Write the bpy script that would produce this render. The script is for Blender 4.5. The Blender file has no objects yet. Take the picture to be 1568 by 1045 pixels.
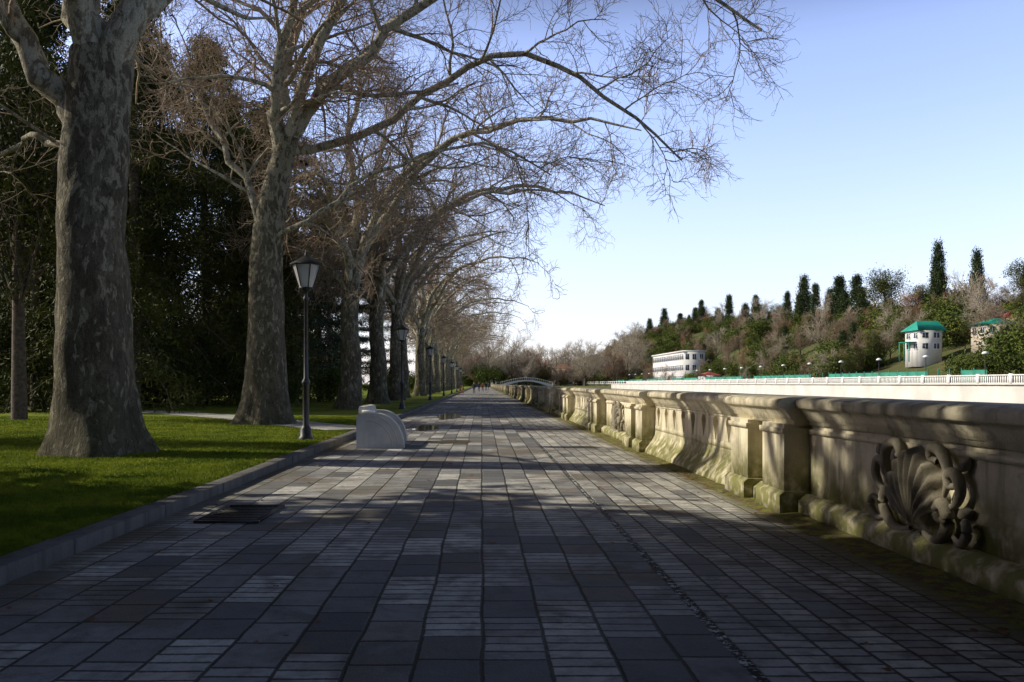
import bpy, bmesh, math, random
import numpy as np
from mathutils import Vector, noise as mnoise
rs = np.random.RandomState(11); random.seed(5)
scene = bpy.context.scene
COL = scene.collection

# ------------------------------------------------------------ mesh helpers
def nrm(a): return a/np.maximum(np.linalg.norm(a,axis=-1,keepdims=True),1e-9)
def build(name, parts, mats, smooth=False):
    """parts: list of (verts Nx3, faces Mxk, mat index)"""
    V=[];L=[];S=[];MI=[];off=0;ls=0
    for v,f,mi in parts:
        v=np.asarray(v,dtype=np.float32).reshape(-1,3); f=np.asarray(f,dtype=np.int32)
        if len(f)==0: continue
        k=f.shape[1]
        V.append(v); L.append((f+off).ravel()); S.append(ls+np.arange(len(f))*k); MI.append(np.full(len(f),mi))
        off+=len(v); ls+=f.size
    V=np.concatenate(V);L=np.concatenate(L);S=np.concatenate(S);MI=np.concatenate(MI)
    me=bpy.data.meshes.new(name)
    me.vertices.add(len(V)); me.vertices.foreach_set('co',V.ravel())
    me.loops.add(len(L)); me.loops.foreach_set('vertex_index',L.astype(np.int32))
    me.polygons.add(len(S)); me.polygons.foreach_set('loop_start',S.astype(np.int32))
    me.polygons.foreach_set('material_index',MI.astype(np.int32))
    for m in mats: me.materials.append(m)
    me.update(calc_edges=True)
    if smooth: me.polygons.foreach_set('use_smooth',np.ones(len(S),dtype=bool))
    me.validate()
    return me
def add(name, me, loc=(0,0,0), rot=0, sc=1, parent=None, bevel=0):
    o=bpy.data.objects.new(name,me); COL.objects.link(o)
    o.location=loc; o.rotation_euler=(0,0,rot)
    o.scale=(sc,sc,sc) if not hasattr(sc,'__len__') else sc
    if parent: o.parent=parent
    if bevel:
        b=o.modifiers.new('bevel','BEVEL'); b.width=bevel; b.segments=2; b.limit_method='ANGLE'; b.angle_limit=0.6
    return o
def empty(name,loc=(0,0,0)): return add(name,None,loc)
def tubes(P,R,k):
    B,n,_=P.shape
    T=nrm(np.gradient(P,axis=1)); mt=nrm(P[:,-1]-P[:,0])
    ref=np.where(np.abs(mt[:,2:3])<0.8,np.array([[0,0,1.]]),np.array([[1.,0,0]]))[:,None,:]
    U=nrm(np.cross(T,np.broadcast_to(ref,T.shape))); W=np.cross(T,U)
    a=np.arange(k)*2*np.pi/k
    ring=P[:,:,None,:]+R[:,:,None,None]*(np.cos(a)[None,None,:,None]*U[:,:,None,:]+np.sin(a)[None,None,:,None]*W[:,:,None,:])
    v=ring.reshape(-1,3)
    b=np.arange(B)[:,None,None]*n*k; i=np.arange(n-1)[None,:,None]*k; j=np.arange(k)[None,None,:]; j2=(j+1)%k
    f=np.stack([b+i+j,b+i+j2,b+i+k+j2,b+i+k+j],-1).reshape(-1,4)
    return v,f
def boxes(lst):
    a=np.array(lst,dtype=float); n=len(a)
    x0,x1,y0,y1,z0,z1=a.T
    v=np.stack([np.stack(c,-1) for c in [(x0,y0,z0),(x1,y0,z0),(x1,y1,z0),(x0,y1,z0),(x0,y0,z1),(x1,y0,z1),(x1,y1,z1),(x0,y1,z1)]],1).reshape(-1,3)
    f0=np.array([[0,3,2,1],[4,5,6,7],[0,1,5,4],[1,2,6,5],[2,3,7,6],[3,0,4,7]])
    f=(np.arange(n)[:,None,None]*8+f0[None]).reshape(-1,4)
    return v,f
def extr_y(prof,y0,y1):
    p=np.array(prof,float); n=len(p)
    v=np.concatenate([np.c_[p[:,0],np.full(n,y0),p[:,1]],np.c_[p[:,0],np.full(n,y1),p[:,1]]])
    i=np.arange(n); j=(i+1)%n
    return [(v,np.stack([i,j,j+n,i+n],-1)),(v,np.array([i[::-1]])),(v,np.array([i+n]))]
def extr_x(prof,x0,x1):
    p=np.array(prof,float); n=len(p)
    v=np.concatenate([np.c_[np.full(n,x0),p],np.c_[np.full(n,x1),p]])
    i=np.arange(n); j=(i+1)%n
    return [(v,np.stack([i,i+n,j+n,j],-1)),(v,np.array([i])),(v,np.array([i[::-1]+n]))]
def lathe(prof,k=16,c=(0,0)):
    p=np.array(prof,float);n=len(p);a=np.arange(k)*2*np.pi/k
    v=np.stack([c[0]+p[:,None,0]*np.cos(a),c[1]+p[:,None,0]*np.sin(a),np.repeat(p[:,1:],k,1)],-1).reshape(-1,3)
    i=np.arange(n-1)[:,None]*k;j=np.arange(k)[None];j2=(j+1)%k
    return v,np.stack([i+j,i+j2,i+k+j2,i+k+j],-1).reshape(-1,4)
def spline(pts,n):
    p=np.array(pts,float); m=len(p)
    q=np.vstack([2*p[0]-p[1],p,2*p[-1]-p[-2]])
    t=np.linspace(0,m-1-1e-6,n); i=t.astype(int); u=(t-i)[:,None]
    a,b,c,d=q[i],q[i+1],q[i+2],q[i+3]
    return .5*((2*b)+(-a+c)*u+(2*a-5*b+4*c-d)*u*u+(-a+3*b-3*c+d)*u**3)

# ------------------------------------------------------------ material helpers
class G:
    def __init__(s,name):
        s.m=bpy.data.materials.new(name); s.m.use_nodes=True; s.nt=s.m.node_tree
        s.b=s.nt.nodes['Principled BSDF']
    def n(s,t): return s.nt.nodes.new(t)
    def put(s,sock,v):
        if hasattr(v,'is_output'): s.nt.links.new(v,sock)
        elif isinstance(v,(tuple,list)) and len(v)==3 and sock.type=='RGBA': sock.default_value=(*v,1)
        else: sock.default_value=v
    def math(s,op,a,b=0.0,c=0.0,clamp=False):
        x=s.n('ShaderNodeMath'); x.operation=op; x.use_clamp=clamp
        s.put(x.inputs[0],a); s.put(x.inputs[1],b); s.put(x.inputs[2],c); return x.outputs[0]
    def mix(s,f,a,b,mode='MIX'):
        x=s.n('ShaderNodeMix'); x.data_type='RGBA'; x.blend_type=mode
        s.put(x.inputs[0],f); s.put(x.inputs[6],a); s.put(x.inputs[7],b); return x.outputs[2]
    def pos(s): return s.n('ShaderNodeNewGeometry').outputs['Position']
    def obj(s): return s.n('ShaderNodeTexCoord').outputs['Object']
    def sep(s,v):
        x=s.n('ShaderNodeSeparateXYZ'); s.put(x.inputs[0],v); return x.outputs
    def comb(s,a,b,c):
        x=s.n('ShaderNodeCombineXYZ')
        for i,v in enumerate((a,b,c)): s.put(x.inputs[i],v)
        return x.outputs[0]
    def scale(s,v,sc):
        x=s.n('ShaderNodeVectorMath'); x.operation='MULTIPLY'; s.put(x.inputs[0],v); x.inputs[1].default_value=sc; return x.outputs[0]
    def noise(s,v,sc,det=4,rough=.55,dist=0):
        x=s.n('ShaderNodeTexNoise'); s.put(x.inputs['Vector'],v); x.inputs['Scale'].default_value=sc
        x.inputs['Detail'].default_value=det; x.inputs['Roughness'].default_value=rough; x.inputs['Distortion'].default_value=dist
        return x.outputs[0]
    def white(s,v):
        x=s.n('ShaderNodeTexWhiteNoise'); x.noise_dimensions='3D'; s.put(x.inputs[0],v); return x.outputs[0]
    def ramp(s,f,lo,hi):
        x=s.n('ShaderNodeMapRange'); x.interpolation_type='SMOOTHSTEP'; s.put(x.inputs[0],f); s.put(x.inputs[1],lo); s.put(x.inputs[2],hi); return x.outputs[0]
    def bump(s,h,st,dist=.02):
        x=s.n('ShaderNodeBump'); s.put(x.inputs['Height'],h); x.inputs['Strength'].default_value=st; x.inputs['Distance'].default_value=dist
        s.nt.links.new(x.outputs[0],s.b.inputs['Normal'])
    def out(s,col,rough=.8,spec=.3):
        s.put(s.b.inputs['Base Color'],col); s.put(s.b.inputs['Roughness'],rough); s.put(s.b.inputs['Specular IOR Level'],spec); return s.m
def simple(name,c,rough=.7,var=.25,sc=6,spec=.3,bump=.2,metal=0):
    g=G(name); v=g.obj(); n=g.noise(v,sc,4); f=g.ramp(n,.3,.7)
    col=g.mix(f,tuple(x*(1-var) for x in c),tuple(min(1,x*(1+var)) for x in c))
    if bump: g.bump(g.noise(v,sc*6,3),bump,.01)
    g.b.inputs['Metallic'].default_value=metal
    return g.out(col,rough,spec)

def bark(name,dark,mid,light):
    g=G(name); v=g.obj(); z=g.sep(v)[2]
    vs=g.scale(v,(1,1,.45))
    n1=g.noise(vs,3.2,5,.6,.8); n2=g.noise(vs,7.5,4,.6,.5); n3=g.noise(v,30,4,.7); n4=g.noise(vs,14,4,.65,.6)
    c=g.mix(g.ramp(n1,.36,.64),dark,mid)
    c=g.mix(g.math('MULTIPLY',g.ramp(n4,.5,.6),.6),c,tuple(x*.55 for x in dark))
    up=g.math('MULTIPLY',g.ramp(z,2.0,11.0),.13)
    c=g.mix(g.math('MULTIPLY',g.ramp(g.math('ADD',n2,up),.55,.63),.75),c,light)
    c=g.mix(g.math('MULTIPLY',g.ramp(n3,.45,.7),.5),c,tuple(x*.45 for x in dark))
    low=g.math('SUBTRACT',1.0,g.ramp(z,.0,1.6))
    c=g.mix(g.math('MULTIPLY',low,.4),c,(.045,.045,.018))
    g.bump(g.math('ADD',g.math('ADD',n1,n4),g.math('MULTIPLY',n3,.6)),.9,.07)
    return g.out(c,.85,.12)
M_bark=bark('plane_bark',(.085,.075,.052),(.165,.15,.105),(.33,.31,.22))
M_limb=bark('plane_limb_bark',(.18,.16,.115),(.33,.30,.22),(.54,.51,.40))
M_twig=simple('twig',(.32,.24,.165),.8,.3,3,bump=0)
M_seed=simple('seed_ball',(.10,.065,.035),.9,.3,20,bump=0)
M_dbark=simple('dark_bark',(.09,.068,.05),.9,.4,8,bump=.5)
def leafmat(name,c1,c2,sc=.6,tr=.25):
    g=G(name); v=g.obj(); n=g.noise(v,sc,3,.6)
    n2=g.noise(v,sc*9,1)
    c=g.mix(g.ramp(n,.35,.65),c1,c2); c=g.mix(g.math('MULTIPLY',g.ramp(n2,.4,.7),.45),c,tuple(x*.5 for x in c1))
    g.out(c,.7,.10)
    if tr>0:
        t=g.n('ShaderNodeBsdfTranslucent'); g.put(t.inputs[0],c)
        mx=g.n('ShaderNodeMixShader'); mx.inputs[0].default_value=tr
        g.nt.links.new(g.b.outputs[0],mx.inputs[1]); g.nt.links.new(t.outputs[0],mx.inputs[2])
        o=[q for q in g.nt.nodes if q.type=='OUTPUT_MATERIAL'][0]; g.nt.links.new(mx.outputs[0],o.inputs[0])
    return g.m
M_con=leafmat('conifer_foliage',(.024,.038,.009),(.095,.10,.020),.5,.0)
M_ced=leafmat('cedar_foliage',(.024,.046,.031),(.052,.080,.055),.5,.0)
M_cyp=leafmat('cypress_foliage',(.022,.040,.014),(.060,.082,.028),.5,.0)
M_shr=leafmat('shrub_foliage',(.060,.090,.018),(.15,.175,.036),.6,.0)
M_hed=leafmat('hedge_foliage',(.12,.16,.018),(.24,.29,.04),.9,.0)
M_grassb=leafmat('grass_blade',(.085,.13,.008),(.21,.25,.02),.9,.35)

def stone(name,c,stain,moss=True,var=1.0):
    g=G(name); p=g.pos(); z=g.sep(p)[2]
    n1=g.noise(p,1.3,6,.62); n2=g.noise(g.scale(p,(1,1,.12)),5,5,.6); n3=g.noise(p,60,3,.7)
    col=g.mix(g.ramp(n1,.35,.7),c,tuple(x*.74 for x in c))
    col=g.mix(g.math('MULTIPLY',g.ramp(n2,.44,.68),.8*var),col,stain)
    top=g.math('MULTIPLY',g.ramp(z,1.18,1.36),g.ramp(g.noise(p,4,5),.35,.65))
    col=g.mix(g.math('MULTIPLY',top,.65*var),col,tuple(x*.45 for x in stain))
    if moss:
        mz=g.math('SUBTRACT',1.0,g.ramp(g.math('ADD',z,g.math('MULTIPLY',n1,-.8)),-.2,.42))
        mm=g.math('MULTIPLY',mz,g.ramp(g.noise(p,6,5),.28,.58))
        col=g.mix(g.math('MULTIPLY',mm,.88),col,(.14,.145,.028))
    col=g.mix(g.math('MULTIPLY',g.ramp(n3,.5,.75),.35),col,tuple(x*.4 for x in c))
    g.bump(g.math('ADD',n3,g.math('MULTIPLY',n1,1.5)),.45,.016)
    return g.out(col,.88,.12)
M_stone=stone('parapet_stone',(.73,.66,.48),(.29,.265,.18))
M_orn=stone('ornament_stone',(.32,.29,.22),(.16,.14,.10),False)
M_conc=stone('bench_concrete',(.55,.54,.5),(.36,.35,.31),False,.5)
M_kerb=stone('kerb_stone',(.15,.145,.135),(.075,.072,.062),False)
M_quay=simple('quay_concrete',(.56,.545,.49),.85,.12,.3)
M_brc=simple('bridge_concrete',(.36,.37,.37),.85,.12,.3)
M_white=simple('white_paint',(.78,.77,.73),.7,.06,1)
M_metal=simple('lamp_metal',(.025,.027,.027),.45,.3,12,.5,.1,.3)
M_iron=simple('grate_iron',(.05,.045,.04),.6,.4,30,.5,.3,.6)
M_holeshade=simple('painted_hole_shade',(.015,.014,.012),.9,.2,10)  # near-black colour painted in for the shade inside openings
M_glassw=simple('window_glass',(.06,.08,.10),.15,.3,1,.6,0)

# paving
g=G('paving'); p=g.pos(); X,Y,Z=g.sep(p)[0:3]
wob=g.math('MULTIPLY',g.math('SUBTRACT',g.noise(p,.9,3),.5),.06)
X0=X; X=g.math('ADD',X,wob); Yw=g.math('ADD',Y,wob)
zr=g.math('GREATER_THAN',X0,1.42)
cw=g.math('SUBTRACT',.36,g.math('MULTIPLY',zr,.12))
xi=g.math('DIVIDE',X,cw); ix=g.math('FLOOR',xi); fx=g.math('FRACT',g.math('ADD',xi,100.0))
Yo=g.math('ADD',Yw,g.math('MULTIPLY',g.white(g.comb(ix,3.3,1.0)),.8))
ib=g.math('FLOOR',g.math('DIVIDE',Yo,.78))
r1=g.white(g.comb(ix,ib,3.0))
isb=g.math('GREATER_THAN',g.math('ADD',r1,g.math('MULTIPLY',zr,.38)),.50)
yl=g.math('SUBTRACT',.39,g.math('MULTIPLY',isb,.26))
yi=g.math('DIVIDE',Yo,yl); iy=g.math('FLOOR',yi); fy=g.math('FRACT',g.math('ADD',yi,1000.0))
cr=g.white(g.comb(ix,iy,isb)); blk=g.white(g.comb(ix,ib,9.0))
dx=g.math('MULTIPLY',g.math('MINIMUM',fx,g.math('SUBTRACT',1.0,fx)),cw)
dy=g.math('MULTIPLY',g.math('MINIMUM',fy,g.math('SUBTRACT',1.0,fy)),yl)
jit=g.math('MULTIPLY',g.noise(p,28,3,.7),.016)
d=g.math('SUBTRACT',g.math('MINIMUM',dx,dy),jit); mort=g.math('SUBTRACT',1.0,g.ramp(d,-.003,.009))
slab=g.mix(blk,(.10,.105,.112),(.31,.31,.30)); brk=g.mix(g.math('ADD',g.math('MULTIPLY',blk,.6),g.math('MULTIPLY',cr,.4)),(.24,.245,.25),(.74,.72,.65))
col=g.mix(isb,slab,brk)
red=g.math('MULTIPLY',g.math('GREATER_THAN',g.white(g.comb(iy,ix,7.0)),.93),.35)
col=g.mix(red,col,(.30,.21,.15))
nb=g.noise(p,.45,5,.6,.3); nf=g.noise(p,7,6,.7); nff=g.noise(p,70,3,.7); nm=g.noise(p,2.2,5,.65,.5)
mud=g.ramp(nb,.50,.62)
col=g.mix(g.math('MULTIPLY',mud,.8),col,(.19,.16,.12))
col=g.mix(g.math('MULTIPLY',g.ramp(nm,.48,.66),.6),col,(.12,.115,.10))
col=g.mix(g.math('MULTIPLY',g.ramp(nf,.40,.70),.5),col,(.15,.145,.125))
col=g.mix(g.math('MULTIPLY',g.ramp(nff,.55,.75),.35),col,(.5,.48,.42))
col=g.mix(g.math('MULTIPLY',mort,.85),col,(.045,.045,.03))
ed=g.ramp(g.math('ADD',X,g.math('MULTIPLY',nf,.5)),3.2,3.6); col=g.mix(g.math('MULTIPLY',ed,.85),col,g.mix(g.ramp(nf,.45,.6),(.14,.11,.07),(.17,.18,.045)))
el=g.math('SUBTRACT',1.0,g.ramp(g.math('ADD',X,g.math('MULTIPLY',nf,-.4)),-3.75,-3.2)); col=g.mix(g.math('MULTIPLY',el,.7),col,(.12,.105,.07))
dl=g.math('SUBTRACT',1.0,g.ramp(g.math('ABSOLUTE',g.math('SUBTRACT',X0,1.42)),.02,.05)); col=g.mix(dl,col,g.mix(g.ramp(g.noise(p,16,4,.85),.52,.6),(.05,.05,.04),(.8,.8,.78)))
h=g.math('SUBTRACT',g.math('ADD',g.math('MULTIPLY',cr,.5),g.math('ADD',g.math('MULTIPLY',nf,.9),g.math('MULTIPLY',nff,.35))),g.math('ADD',mort,dl))
g.bump(h,.8,.015)
ro=g.math('ADD',.55,g.math('ADD',g.math('MULTIPLY',blk,.2),g.math('MULTIPLY',nf,.2)))
M_pave=g.out(col,ro,.08)

g=G('ground'); p=g.pos(); X=g.sep(p)[0]
n=g.noise(p,.25,6,.6); n2=g.noise(p,3.5,5,.65); n3=g.noise(p,40,3,.7)
gr=g.mix(g.ramp(n,.35,.65),(.13,.18,.018),(.27,.30,.035)); gr=g.mix(g.math('MULTIPLY',g.ramp(n2,.5,.72),.6),gr,(.10,.09,.035))
gr=g.mix(g.math('MULTIPLY',n3,.5),gr,(.04,.065,.012))
hb=g.mix(g.ramp(n,.4,.6),(.11,.10,.05),(.07,.10,.033))
g.bump(n3,.8,.04)
M_ground=g.out(g.mix(g.math('GREATER_THAN',X,3.0),gr,hb),.95,.05)
M_asph=simple('asphalt',(.06,.06,.058),.85,.2,3)
M_ppath=simple('park_path_surface',(.34,.33,.28),.8,.25,1.5)
g=G('water'); g.bump(g.noise(g.pos(),.8,4),.3,.1); M_water=g.out((.03,.06,.05),.08,.5)
g=G('puddle'); g.bump(g.noise(g.pos(),3,2),.03,.01); M_pud=g.out((.05,.042,.03),.06,.5)

# ------------------------------------------------------------ terrain
def hill(x,y):
    t=np.clip((x-72)/52,0,1); t=t*t*(3-2*t)
    H=14+.055*np.clip(y-176,-120,330)
    return 1.3+t*H+t*1.6*np.sin(x*.09+y*.03)*np.cos(y*.05)
xs=[-2500,-600,-200,-80,-40,-20,-12,-8,-5,-3.72,-3.70,4.30,4.32,60.0,60.1,66,72]+list(range(78,190,6))+[210,260,400,800,2800]
ys=[-400,-60]+list(range(-40,340,20))+[340,366,368,400]+list(range(420,720,20))+[900,1500,3500]
def gz(x,y):
    if x<=-3.72: return .10
    if x<=4.30: return -.03
    if x<=60.0: return -5.0 if y<=366 else .4
    return float(hill(x,y))
vv=[(x,y,gz(x,y)) for y in ys for x in xs]; nx=len(xs)
ff=[(j*nx+i,j*nx+i+1,(j+1)*nx+i+1,(j+1)*nx+i) for j in range(len(ys)-1) for i in range(nx-1)]
add('ground',build('ground',[(vv,ff,0)],[M_ground]))
def sheet(name,pts,z,mat):
    n=len(pts); return add(name,build(name,[([(a,b,z) for a,b in pts],[list(range(n))],0)],[mat]))
sheet('promenade_pavement',[(-3.72,-90),(4.28,-90),(4.28,345),(-3.72,345)],0.0,M_pave)
sheet('river',[(4.3,-200),(60,-200),(60,366),(4.3,366)],-4.2,M_water)
sheet('quay_road',[(61.5,-100),(70,-100),(70,640),(61.5,640)],1.33,M_asph)
PP=[(-3.9,24.5,0),(-7,28.5,0),(-11,34,0),(-18,41,0),(-30,48,0),(-60,58,0)]
c=spline(PP,30)
t=nrm(np.gradient(c,axis=0)); s_=np.c_[-t[:,1],t[:,0],np.zeros(30)]
pv=np.concatenate([c+s_*1.0,c-s_*1.0]); pv[:,2]=.112; i=np.arange(29)
add('park_footpath',build('pf',[(pv,np.stack([i,i+1,i+31,i+30],-1),0)],[M_ppath]))
kb=[]; y=-40.0
while y<330:
    L=1.0 if y<60 else 4; w=rs.uniform(-.012,.012)
    kb.append((-3.80+w,-3.57+w,y+.006,y+L-.006,-.02,.135+rs.uniform(-.008,.008))); y+=L
v,f=boxes(kb); add('kerb',build('kerb',[(v,f,0)],[M_kerb]),bevel=.012)

# ------------------------------------------------------------ parapet
def coping(dx):
    return [(3.60+dx,1.325),(3.575+dx,1.30),(3.575+dx,1.235),(3.60+dx,1.215),(3.635+dx,1.205),(3.65+dx,1.17),(3.69+dx,1.13),(3.70+dx,1.09),(3.735+dx,1.075),(3.735+dx,1.03),(4.16,1.03),(4.20,1.09),(4.28,1.22),(4.28,1.30),(4.24,1.345),(3.72+dx,1.345)]
def plinth(x): return [(x,0-.01),(4.2,-.01),(4.2,.24),(x+.1,.24),(x+.06,.21),(x+.005,.17)]
def shell_parts(yc):
    parts=[]
    nt_,nr=97,14; th=np.linspace(-1.22,1.22,nt_); r=np.linspace(0.0,1,nr)[:,None]
    rib=.5+.5*np.cos(th/1.22*np.pi*9)
    Rr=.66*(1+.05*rib)*(1-.10*np.abs(th)**1.5)
    U=r*Rr*np.sin(th)*.72; Vv=.30+r*Rr*np.cos(th)*1.0
    W=.03+.10*np.sin(np.pi*np.clip(.15+.7*r,0,1))+ (.012+.045*r)*rib
    W[-1]=-.02; W[0]=.05
    v=np.stack([3.745-W,yc+U,Vv],-1).reshape(-1,3)
    a=np.arange(nr-1)[:,None]*nt_; b=np.arange(nt_-1)[None]
    parts.append((v,np.stack([a+b,a+b+1,a+nt_+b+1,a+nt_+b],-1).reshape(-1,4),1))
    def cs(pts,n=30): return spline(np.array([(3.70,p[0],p[1]) for p in pts]),n)
    for sg in (-1,1):
        curves=[([(.10,.26),(.26,.22),(.42,.28),(.50,.42),(.44,.54),(.34,.50),(.36,.41),(.42,.42)],.040),
                ([(.44,.52),(.58,.56),(.66,.68),(.60,.80),(.50,.78),(.50,.70),(.56,.70)],.034),
                ([(.40,.60),(.47,.72),(.48,.86),(.40,.96),(.28,.98),(.24,.90),(.31,.87)],.036),
                ([(.52,.30),(.64,.26),(.74,.34),(.72,.44),(.65,.42)],.028),
                ([(.04,.24),(.14,.16),(.26,.17),(.30,.24)],.030)]
        for pts,rt in curves:
            P=cs(pts); P[:,1]=yc+sg*P[:,1]; q=np.linspace(0,1,30); P[:,0]-=.03*np.sin(q*3.1)
            v,f=tubes(P[None],(rt*(.45+.75*np.sin(np.clip(q*3.1+.1,0,3.1))+.3*q))[None],8); parts.append((v,f,1))
        for (a0,b0),(a1,b1),rt in [((.56,.46),(.74,.54),.05),((.60,.82),(.70,.94),.045),((.50,.20),(.66,.16),.04)]:
            qq=np.linspace(0,1,8); P=np.c_[np.full(8,3.72),yc+sg*(a0+(a1-a0)*qq),b0+(b1-b0)*qq]
            v,f=tubes(P[None],(rt*np.sin(np.linspace(.15,3.05,8)))[None],7); parts.append((v,f,1))
    return parts
def parapet_module():
    parts=[]; E=lambda pr,a,b,m=0: parts.extend([(v,f,m) for v,f in extr_y(pr,a,b)])
    LS,LP,LA=4.85,1.95,6.2
    segs=[('s',0,LS),('p',LS,LS+LP),('a',LS+LP,LS+LP+LA),('p',LS+LP+LA,LS+2*LP+LA)]
    for kind,a,b in segs:
        if kind=='p':
            E(coping(-.17),a-.05,b+.05); E(plinth(3.52),a+.66,b-.66)
            for q in (a,b-.7):
                E([(3.47,.20),(4.1,.20),(4.1,1.035),(3.47,1.035)],q,q+.7)
                E([(3.40,-.01),(4.19,-.01),(4.19,.27),(3.46,.27),(3.42,.24),(3.40,.22)],q-.05,q+.75)
                E([(3.44,.93),(4.0,.93),(4.0,.99),(3.44,.99)],q-.03,q+.73)
            E([(3.74,.20),(4.1,.20),(4.1,1.03),(3.74,1.03)],a+.7,b-.7)
            v,f=boxes([(3.50,3.56,(a+b)/2-.11,(a+b)/2+.11,.03,.17)]); parts.append((v,f,2))  # solid dark block on the plinth, its colour standing for a shaded hole
        elif kind=='s':
            E(coping(0),a+.05,b-.05); E(plinth(3.60),a,b)
            E([(3.76,.20),(4.1,.20),(4.1,1.035),(3.76,1.035)],a,b)
            E([(3.735,.93),(3.80,.93),(3.80,.985),(3.735,.985)],a,b)
            parts.extend(shell_parts((a+b)/2+.05))
        else:
            E(coping(0),a+.05,b-.05)
            E([(3.50,-.01),(4.2,-.01),(4.2,.5),(3.76,.50),(3.745,.40),(3.70,.30),(3.62,.20),(3.54,.10)],a,b)
            E([(3.86,.5),(4.1,.5),(4.1,1.035),(3.86,1.035)],a,b)
            nu=9; w=(b-a)/nu
            op=[(.012,.60),(.03,.66),(.07,.74),(.11,.82),(.14,.88),(.13,.93),(.09,.965),(0.045,.985)]
            for i in range(nu+1):
                c0=a+i*w
                rgt=[(c0+w/2-o,z) for o,z in op] if i<nu else [(c0-.001,.60),(c0-.001,.985)]
                lft=[(c0-w/2+o,z) for o,z in op] if i>0 else [(c0+.001,.60),(c0+.001,.985)]
                poly=rgt+lft[::-1]
                parts.extend([(v,f,0) for v,f in extr_x(poly,3.76,3.859)])
            E([(3.755,.50),(3.86,.50),(3.86,.60),(3.755,.60)],a,b); E([(3.755,.985),(3.86,.985),(3.86,1.03),(3.755,1.03)],a,b)
    return build('parapet_module',parts,[M_stone,M_orn,M_holeshade])
pm=parapet_module(); par=empty('stone_parapet_wall')
for k in range(-3,21):
    add('parapet_section',pm,(0,4.3+14.95*k,0),parent=par)
n=400; yy=np.linspace(-5,60,n); pr=[]
for j,xo in enumerate((3.28,3.40,3.52,3.66)):
    z=[(.003 if j==0 else .010+.028*j/3*(1+mnoise.noise(Vector((xo*3,y*2.3,0))))) for y in yy]
    xx=[xo+.10*mnoise.noise(Vector((j*3.1,y*1.3,2)))+.08*mnoise.noise(Vector((j*3.1,y*5,2))) for y in yy]
    pr.append(np.c_[xx,yy,z])
g=G('mossy_soil'); p=g.pos(); a=g.noise(p,7,6,.7); b=g.noise(p,45,3,.7)
cc=g.mix(g.ramp(a,.42,.6),(.12,.095,.055),(.20,.21,.045)); cc=g.mix(g.math('MULTIPLY',g.ramp(b,.5,.7),.6),cc,(.24,.19,.12)); g.bump(b,.9,.03); M_moss=g.out(cc,.95,.1)
v=np.stack(pr,0).reshape(-1,3); a=np.arange(3)[:,None]*n; b=np.arange(n-1)[None]
add('mossy_verge',build('mossy_verge',[(v,np.stack([a+b,a+b+1,a+n+b+1,a+n+b],-1).reshape(-1,4),0)],[M_moss],True))

# ------------------------------------------------------------ plane trees
def spawn(P,R,c,t0,t1,a0,a1,L0,L1,rr,rmin,n,wob,grav,rnd,taper=.35):
    B,m,_=P.shape
    t=(t0+(t1-t0)*(np.arange(c)[None]+rnd.rand(B,c))/c).ravel()*(m-1); b=np.repeat(np.arange(B),c)
    i=np.minimum(t.astype(int),m-2); u=(t-i)[:,None]
    pos=P[b,i]*(1-u)+P[b,i+1]*u; T=nrm(P[b,i+1]-P[b,i]); r0=R[b,i]*(1-u[:,0])+R[b,i+1]*u[:,0]
    x=rnd.randn(len(b),3); per=nrm(x-(x*T).sum(1,keepdims=True)*T)
    an=np.radians(rnd.uniform(a0,a1,len(b)))[:,None]
    d=T*np.cos(an)+per*np.sin(an); d[:,2]+=.15; d=nrm(d)
    L=rnd.uniform(L0,L1,len(b))*(1.1-.45*(t/(m-1))); st=(L/(n-1))[:,None]
    pts=[pos]
    for k in range(n-1):
        pos=pos+d*st; pts.append(pos)
        d=nrm(d+wob*rnd.randn(*d.shape)+np.array([0,0,grav])*(k+1)/n)
    rb=np.maximum(r0*rr,rmin); tp=np.linspace(1,taper,n)[None]
    return np.stack(pts,1),rb[:,None]*tp
def trunk_mesh(pts,rad,seed,k=30,n=80):
    c=spline(pts,n); r=np.interp(np.linspace(0,1,n),np.linspace(0,1,len(rad)),rad)
    a=np.arange(k)*2*np.pi/k; out=[]
    for i in range(n):
        z=c[i,2]
        fl=math.exp(-max(z,0)/.55)
        for q in a:
            w=1+.13*mnoise.noise(Vector((math.cos(q)*1.3+seed,math.sin(q)*1.3,z*.6)))+.07*mnoise.noise(Vector((math.cos(q)*4+seed,math.sin(q)*4,z*1.6)))
            w+=fl*(.30+.16*math.cos(5*q+seed)+.12*math.cos(3*q+seed*2)+.3*mnoise.noise(Vector((math.cos(q)*3,math.sin(q)*3,seed))))
            out.append((c[i,0]+r[i]*w*math.cos(q),c[i,1]+r[i]*w*math.sin(q),z))
    i=np.arange(n-1)[:,None]*k;j=np.arange(k)[None];j2=(j+1)%k
    return np.array(out),np.stack([i+j,i+j2,i+k+j2,i+k+j],-1).reshape(-1,4)
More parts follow.
